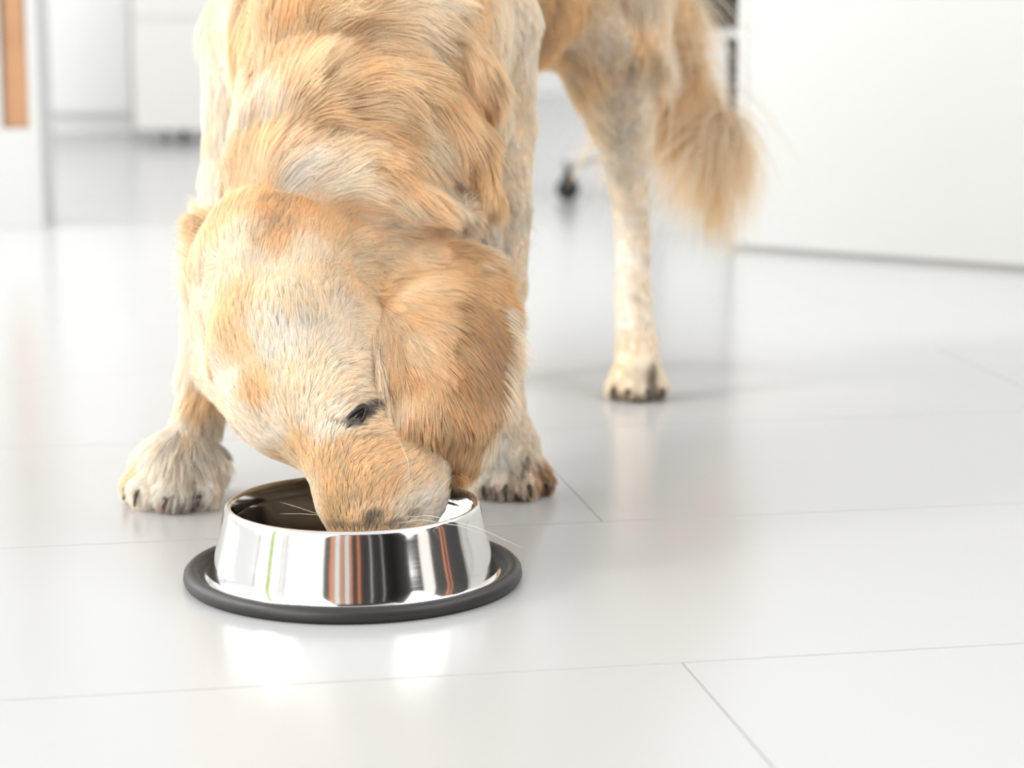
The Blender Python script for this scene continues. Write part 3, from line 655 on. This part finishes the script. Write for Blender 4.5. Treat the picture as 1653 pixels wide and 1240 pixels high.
NP = 7
def grow_fur(tri, C, N, spots, bvh, rad=0.00022, clump_frac=32, clump=0.85, dens=None, calm=1.0, lie=1.0):
    v, t, vn = tri
    A, B_, C_ = v[t[:, 0]], v[t[:, 1]], v[t[:, 2]]
    ar = np.linalg.norm(np.cross(B_ - A, C_ - A), axis=1) / 2
    cen = (A + B_ + C_) / 3
    fn = np.cross(B_ - A, C_ - A); fn /= np.maximum(np.linalg.norm(fn, axis=1, keepdims=True), 1e-12)
    view = np.array(CAM, np.float32) - cen; view /= np.linalg.norm(view, axis=1, keepdims=True)
    w = ar * (dens(cen, (fn * view).sum(1)) if dens else 1)
    idx = rng.choice(len(t), N, p=(w / w.sum()).astype(np.float64) / (w / w.sum()).astype(np.float64).sum())
    r1, r2 = np.sqrt(rng.random(N)), rng.random(N); a, b, c = (1 - r1)[:, None], (r1 * (1 - r2))[:, None], (r1 * r2)[:, None]
    root = (A[idx] * a + B_[idx] * b + C_[idx] * c).astype(np.float32)
    nrm = vn[t[idx, 0]] * a + vn[t[idx, 1]] * b + vn[t[idx, 2]] * c; nrm = (nrm / np.linalg.norm(nrm, axis=1, keepdims=True)).astype(np.float32)
    f0 = field(root, C); L = f0[:, 3] * (0.72 + 0.5 * rng.random(N)) * (1 + .15 * lump_noise(root, 90, 5)); lift = f0[:, 4] * lie
    col = f0[:, 5:8].copy()
    lum = 1 + .10 * calm * lump_noise(root, 120, 11) + .09 * rng.normal(size=N)
    warm = .5 * lump_noise(root, 75, 21) + .35 * rng.normal(size=N)
    pts = np.empty((N, NP, 3), np.float32); pts[:, 0] = root - nrm * .0012
    d = f0[:, :3]; p = root.copy()
    ns = np.stack([lump_noise(root, 60, 31), lump_noise(root, 60, 32), lump_noise(root, 60, 33)], 1)
    jit = rng.normal(size=(N, 3)).astype(np.float32) * (.09 * calm) + ns * (.10 + 4.5 * L[:, None]) * calm
    step = (L / (NP - 1))[:, None]
    for k in range(1, NP):
        if k > 1: d = field(p, C)[:, :3]
        tn = d + jit; tn -= nrm * (tn * nrm).sum(1)[:, None]; tn /= np.maximum(np.linalg.norm(tn, axis=1, keepdims=True), 1e-6)
        u = (k - 1) / (NP - 2)
        lf = (lift * (1.5 - 1.55 * u) + .04)[:, None]
        q = tn + nrm * lf; q[:, 2] -= .12 * u * np.minimum(L / .03, 2) + u * np.clip(L - .05, 0, .05) * 22; q /= np.linalg.norm(q, axis=1, keepdims=True)
        p = p + q * step; pts[:, k] = p
    # tufts: neighbours lean into a shared tip
    nc = max(N // clump_frac, 1); ci = rng.choice(N, nc, replace=False)
    kd = KDTree(nc)
    for j, i in enumerate(ci): kd.insert(root[i], j)
    kd.balance()
    near = np.array([kd.find(r)[1] for r in root.tolist()], np.int64)
    g = ci[near]; dist = np.linalg.norm(root - root[g], axis=1)
    cs = clump * np.clip(1.2 - dist / .012, 0, 1) * np.clip(.35 + .65 * rng.random(N), 0, 1)
    same = (nrm * nrm[g]).sum(1) > .5; cs *= same
    rel = pts[g] - root[g][:, None]
    for k in range(1, NP):
        u = (k / (NP - 1)) ** 1.3
        tgt = root[g] + rel[:, k] + (root - root[g]) * (1 - u) 
        sc = np.clip(L / np.maximum(L[g], 1e-4), .6, 1.3)[:, None]
        tgt = root + (tgt - root) * sc
        w_ = (cs * u)[:, None]; pts[:, k] = pts[:, k] * (1 - w_) + tgt * w_
    cl = rng.normal(size=nc)[near] * .55
    warm = warm + cl * 1.0; lum = lum + .11 * cl
    pts[:, :, 2] = np.maximum(pts[:, :, 2], .0006)
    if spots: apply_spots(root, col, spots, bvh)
    warm = np.clip(warm, -.7, 2.2)
    tint = np.stack([np.ones(N), 1 - .045 * warm, 1 - .11 * warm], 1).astype(np.float32)
    col = col * lum[:, None] * tint; mx = col.max(1, keepdims=True); col = np.clip(col * np.minimum(1, .975 / mx), .01, .975)
    return pts, col, rad * (0.7 + .6 * rng.random(N)), idx, root
def fur_obj(name, pts, col, rad, parent, mtl=M_FUR):
    N, K, _ = pts.shape
    c = bpy.data.hair_curves.new(name); c.add_curves([K] * N)
    c.attributes['position'].data.foreach_set('vector', pts.astype(np.float32).ravel())
    prof = np.array([1.0, 1.0, .95, .88, .75, .5, .12], np.float32) if K == 7 else np.linspace(1, .2, K).astype(np.float32)
    a = c.attributes.get('radius') or c.attributes.new('radius', 'FLOAT', 'POINT')
    a.data.foreach_set('value', (rad[:, None] * prof[None]).astype(np.float32).ravel())
    a = c.attributes.new('fur_color', 'FLOAT_COLOR', 'CURVE')
    a.data.foreach_set('color', np.concatenate([col, np.ones((N, 1))], 1).astype(np.float32).ravel())
    c.materials.append(mtl)
    o = bpy.data.objects.new(name, c); SC.collection.objects.link(o)
    if parent is dog: to_local(o)
    else: o.parent = parent
    return o
def region_of(p):
    best = np.full(len(p), 9.0, np.float32); reg = np.zeros(len(p), np.int32)
    for a, b, ra, rb, k, r in prims:
        s = cone_sdf(p[:, 0], p[:, 1], p[:, 2], a, b, ra, rb); m = s < best; best[m] = s[m]; reg[m] = REG.index(r)
    return reg
SCALE = 1.0
def dens_body(c, facing):
    w = np.where(facing > -.25, 1.0, .3)
    z = c[:, 2]; y = c[:, 1]
    w = w * np.where((y < 1.89) & (z < .33), 3.4, 1) * np.where(y < 2.06, 1.6, np.where(y < 2.3, .75, .5))
    w = w * np.where(z > .50, .35, 1.0)
    return w
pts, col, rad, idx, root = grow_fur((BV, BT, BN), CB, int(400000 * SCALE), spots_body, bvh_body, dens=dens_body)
reg = region_of(root)
far = root[:, 1] > 2.25; rad = np.where(far, rad * 1.5, rad)
# no fur right at the eye slit
ep = np.array(hit(574, 678, bvh_body), np.float32)
ok = np.linalg.norm(root - ep, axis=1) > .0062
names = {'head': 'head_fur', 'neck': 'neck_fur', 'body': 'body_fur', 'front_leg_a': 'foreleg_fur', 'front_leg_b': 'foreleg_fur', 'hind_leg_a': 'hind_leg_fur', 'hind_leg_b': 'hind_leg_fur', 'tail': 'tail_fur'}
labels = {'tail': 'long golden plume of the tail with pale tips', 'front_leg_b': 'shaded tan foreleg nearest the hind leg', 'front_leg_a': 'sunlit foreleg with golden feathering', 'head': 'cream and golden fur of the head', 'neck': 'wavy golden fur of the neck'}
for i, r in enumerate(REG):
    m = (reg == i) & ok
    if m.sum() < 10: continue
    o = fur_obj(names[r], pts[m], col[m], rad[m], dog)
    if r in labels: o['label'] = labels[r]
# extra feathering: tail plume
def sub_tri(mask_fn):
    cen = (BV[BT[:, 0]] + BV[BT[:, 1]] + BV[BT[:, 2]]) / 3
    return (BV, BT[mask_fn(cen)], BN)
tri = sub_tri(lambda c: region_of(c) == 7)
CT_ = (CB[0], CB[1], CB[2].copy()); CT_[2][:, 0] *= 1.15; CT_[2][:, 1] = .10; CT_[2][:, 2:5] = np.array(CR)
pts, col, rad, idx, root = grow_fur(tri, CT_, int(5000 * SCALE), None, bvh_body, rad=.00030, clump=.4)
# plume tips pale
o = fur_obj('tail_plume', pts, col, rad, dog)
def dens_ear(c, f): return np.where(f > -.1, 1.0, .4)
pts, col, rad, idx, root = grow_fur(tri_arrays(ear1.data), CE1, int(60000 * SCALE), spots_ear, bvh_e1, rad=.00017, clump_frac=26, clump=.6, dens=dens_ear, calm=.4, lie=.45)
fur_obj('ear_fur', pts, col, rad, ear1)
# pale fringe along the front edge and thin feathering at the back edge of the near ear
EV, ET, EN = tri_arrays(ear1.data); ec = (EV[ET[:, 0]] + EV[ET[:, 1]] + EV[ET[:, 2]]) / 3
def near_line(c, line, r):
    pl = [np.array(hit(x, y, bvh_e1), np.float32) for x, y in line]; best = np.full(len(c), 9.0)
    for a, b in zip(pl, pl[1:]):
        d = b - a; t = np.clip((c - a) @ d / (d @ d), 0, 1); best = np.minimum(best, np.linalg.norm(c - a - t[:, None] * d, axis=1))
    return best < r
CF = controls([(590, 510, .45, .95, 30, GL, .3), (602, 560, .45, .95, 36, CR, .35), (620, 620, .45, .95, 38, CR, .38), (640, 680, .45, .9, 34, CR, .35)], bvh_e1)
m_ = near_line(ec, [(592, 500), (600, 560), (622, 630), (650, 700)], .008)
pts, col, rad, idx, root = grow_fur((EV, ET[m_], EN), CF, 1700, None, bvh_e1, rad=.00015, clump_frac=14, clump=.6)
fur_obj('ear_fringe', pts, col, rad, ear1)
CF = controls([(815, 520, .5, .85, 26, CR, .45), (812, 600, .35, .95, 26, CR, .45), (798, 680, .15, 1, 24, CR, .4)], bvh_e1)
m_ = near_line(ec, [(814, 500), (818, 560), (808, 640), (792, 700)], .008)
pts, col, rad, idx, root = grow_fur((EV, ET[m_], EN), CF, 2200, None, bvh_e1, rad=.00015, clump_frac=20, clump=.5)
fur_obj('ear_fringe', pts, col, rad, ear1)
pts, col, rad, idx, root = grow_fur(tri_arrays(ear2.data), CE2, int(14000 * SCALE), None, bvh_e2, dens=dens_ear)
fur_obj('ear_fur', pts, col, rad, ear2)

# eye, lids, nose, claws, pads, whiskers
def part(name, bm, m, label=None):
    o = obj(name, bm, m, None, True); to_local(o)
    if label: o['label'] = label
    return o
e = hit(574, 676, bvh_body); e_far = hit(430, 690, bvh_body)
rot = Matrix.Rotation(math.radians(-50), 3, 'Y')
bm = bmesh.new(); ellipsoid(bm, e + Vector((0, .0070, 0)), (.0128, .0100, .0062), rot); part('eye', bm, M_EYE, 'half closed dark eye looking down')
for sg, w_ in ((1, .0018), (-1, .0016)):
    bm = bmesh.new(); pl = []
    for k in range(9):
        s = -1 + 2 * k / 8
        v = Vector((s * .0125, -.0006 - .0015 * (1 - s * s), sg * .0048 * (1 - s * s)))
        pl.append(e + rot @ v)
    tube(bm, pl, [w_ * (.45 + .55 * math.sin(math.pi * (k + .5) / 9)) for k in range(9)], 8); part('eyelid', bm, M_LID)
nz = at(616, 897, 1.695)
bm = bmesh.new(); ellipsoid(bm, Vector((nz.x, nz.y - .004, max(nz.z, .026))), (.017, .014, .012)); part('nose', bm, M_NOSE, 'black nose, down inside the bowl')
for base, fwd, toes, reg_, s, g in paws:
    for q, d, r in toes:
        bm = bmesh.new(); tube(bm, [q + d * r * .6 + Vector((0, 0, .002)), q + d * (r + .004) + Vector((0, 0, -.001)), q + d * (r + .006) + Vector((0, 0, -r * .72))], [.0030, .0024, .0007], 8); part('claw', bm, M_CLAW)
    bm = bmesh.new(); ellipsoid(bm, g - fwd * .035 * s + Vector((0, 0, .004)), (.017 * s, .015 * s, .0035)); part('paw_pad', bm, M_PAD)
def whisker(p, *offs, r=.00028):
    P_ = [Vector(p)] + [Vector(p) + Vector(o) for o in offs]; out = []
    for i in range(7):
        t = i / 6 * (len(P_) - 1); k = min(int(t), len(P_) - 2); out.append(P_[k].lerp(P_[k + 1], t - k))
    return out
wk = []
h = hit(655, 835, bvh_body); wk += [whisker(h, (.02, -.045, .012), (.055, -.065, .008), (.088, -.07, -.006))]
h = hit(640, 845, bvh_body); wk += [whisker(h, (.02, -.03, .01), (.05, -.05, .01), (.07, -.05, .002))]
h = hit(690, 812, bvh_body); wk += [whisker(h, (.012, -.03, .02), (.02, -.04, .03))]
h = hit(498, 840, bvh_body); wk += [whisker(h, (-.015, -.01, .008), (-.03, -.015, .014)), whisker(h, (-.014, -.012, .004), (-.03, -.02, .006))]
h = hit(545, 695, bvh_body); wk += [whisker(h, (.004, -.012, -.010), (.008, -.016, -.030)), whisker(h, (-.003, -.012, -.010), (-.004, -.016, -.022))]
h = hit(640, 700, bvh_body); wk += [whisker(h, (.01, -.03, -.015), (.012, -.035, -.04))]
for (x_, y_) in ((828, 540), (832, 575), (826, 610), (815, 650), (805, 690), (829, 555), (822, 630)):
    h = hit(x_, y_, bvh_e1); a_ = random.uniform(-.004, .004); wk.append(whisker(h, (.006, -.002, -.002 + a_), (.013 + a_, 0, -.012), (.018 + a_, 0, -.028)))
wk = np.array([[list(p) for p in w] for w in wk], np.float32)
fur_obj('whiskers', wk, np.tile(np.array([[.9, .87, .8]]), (len(wk), 1)), np.full(len(wk), .00021), dog)
print('fur done')
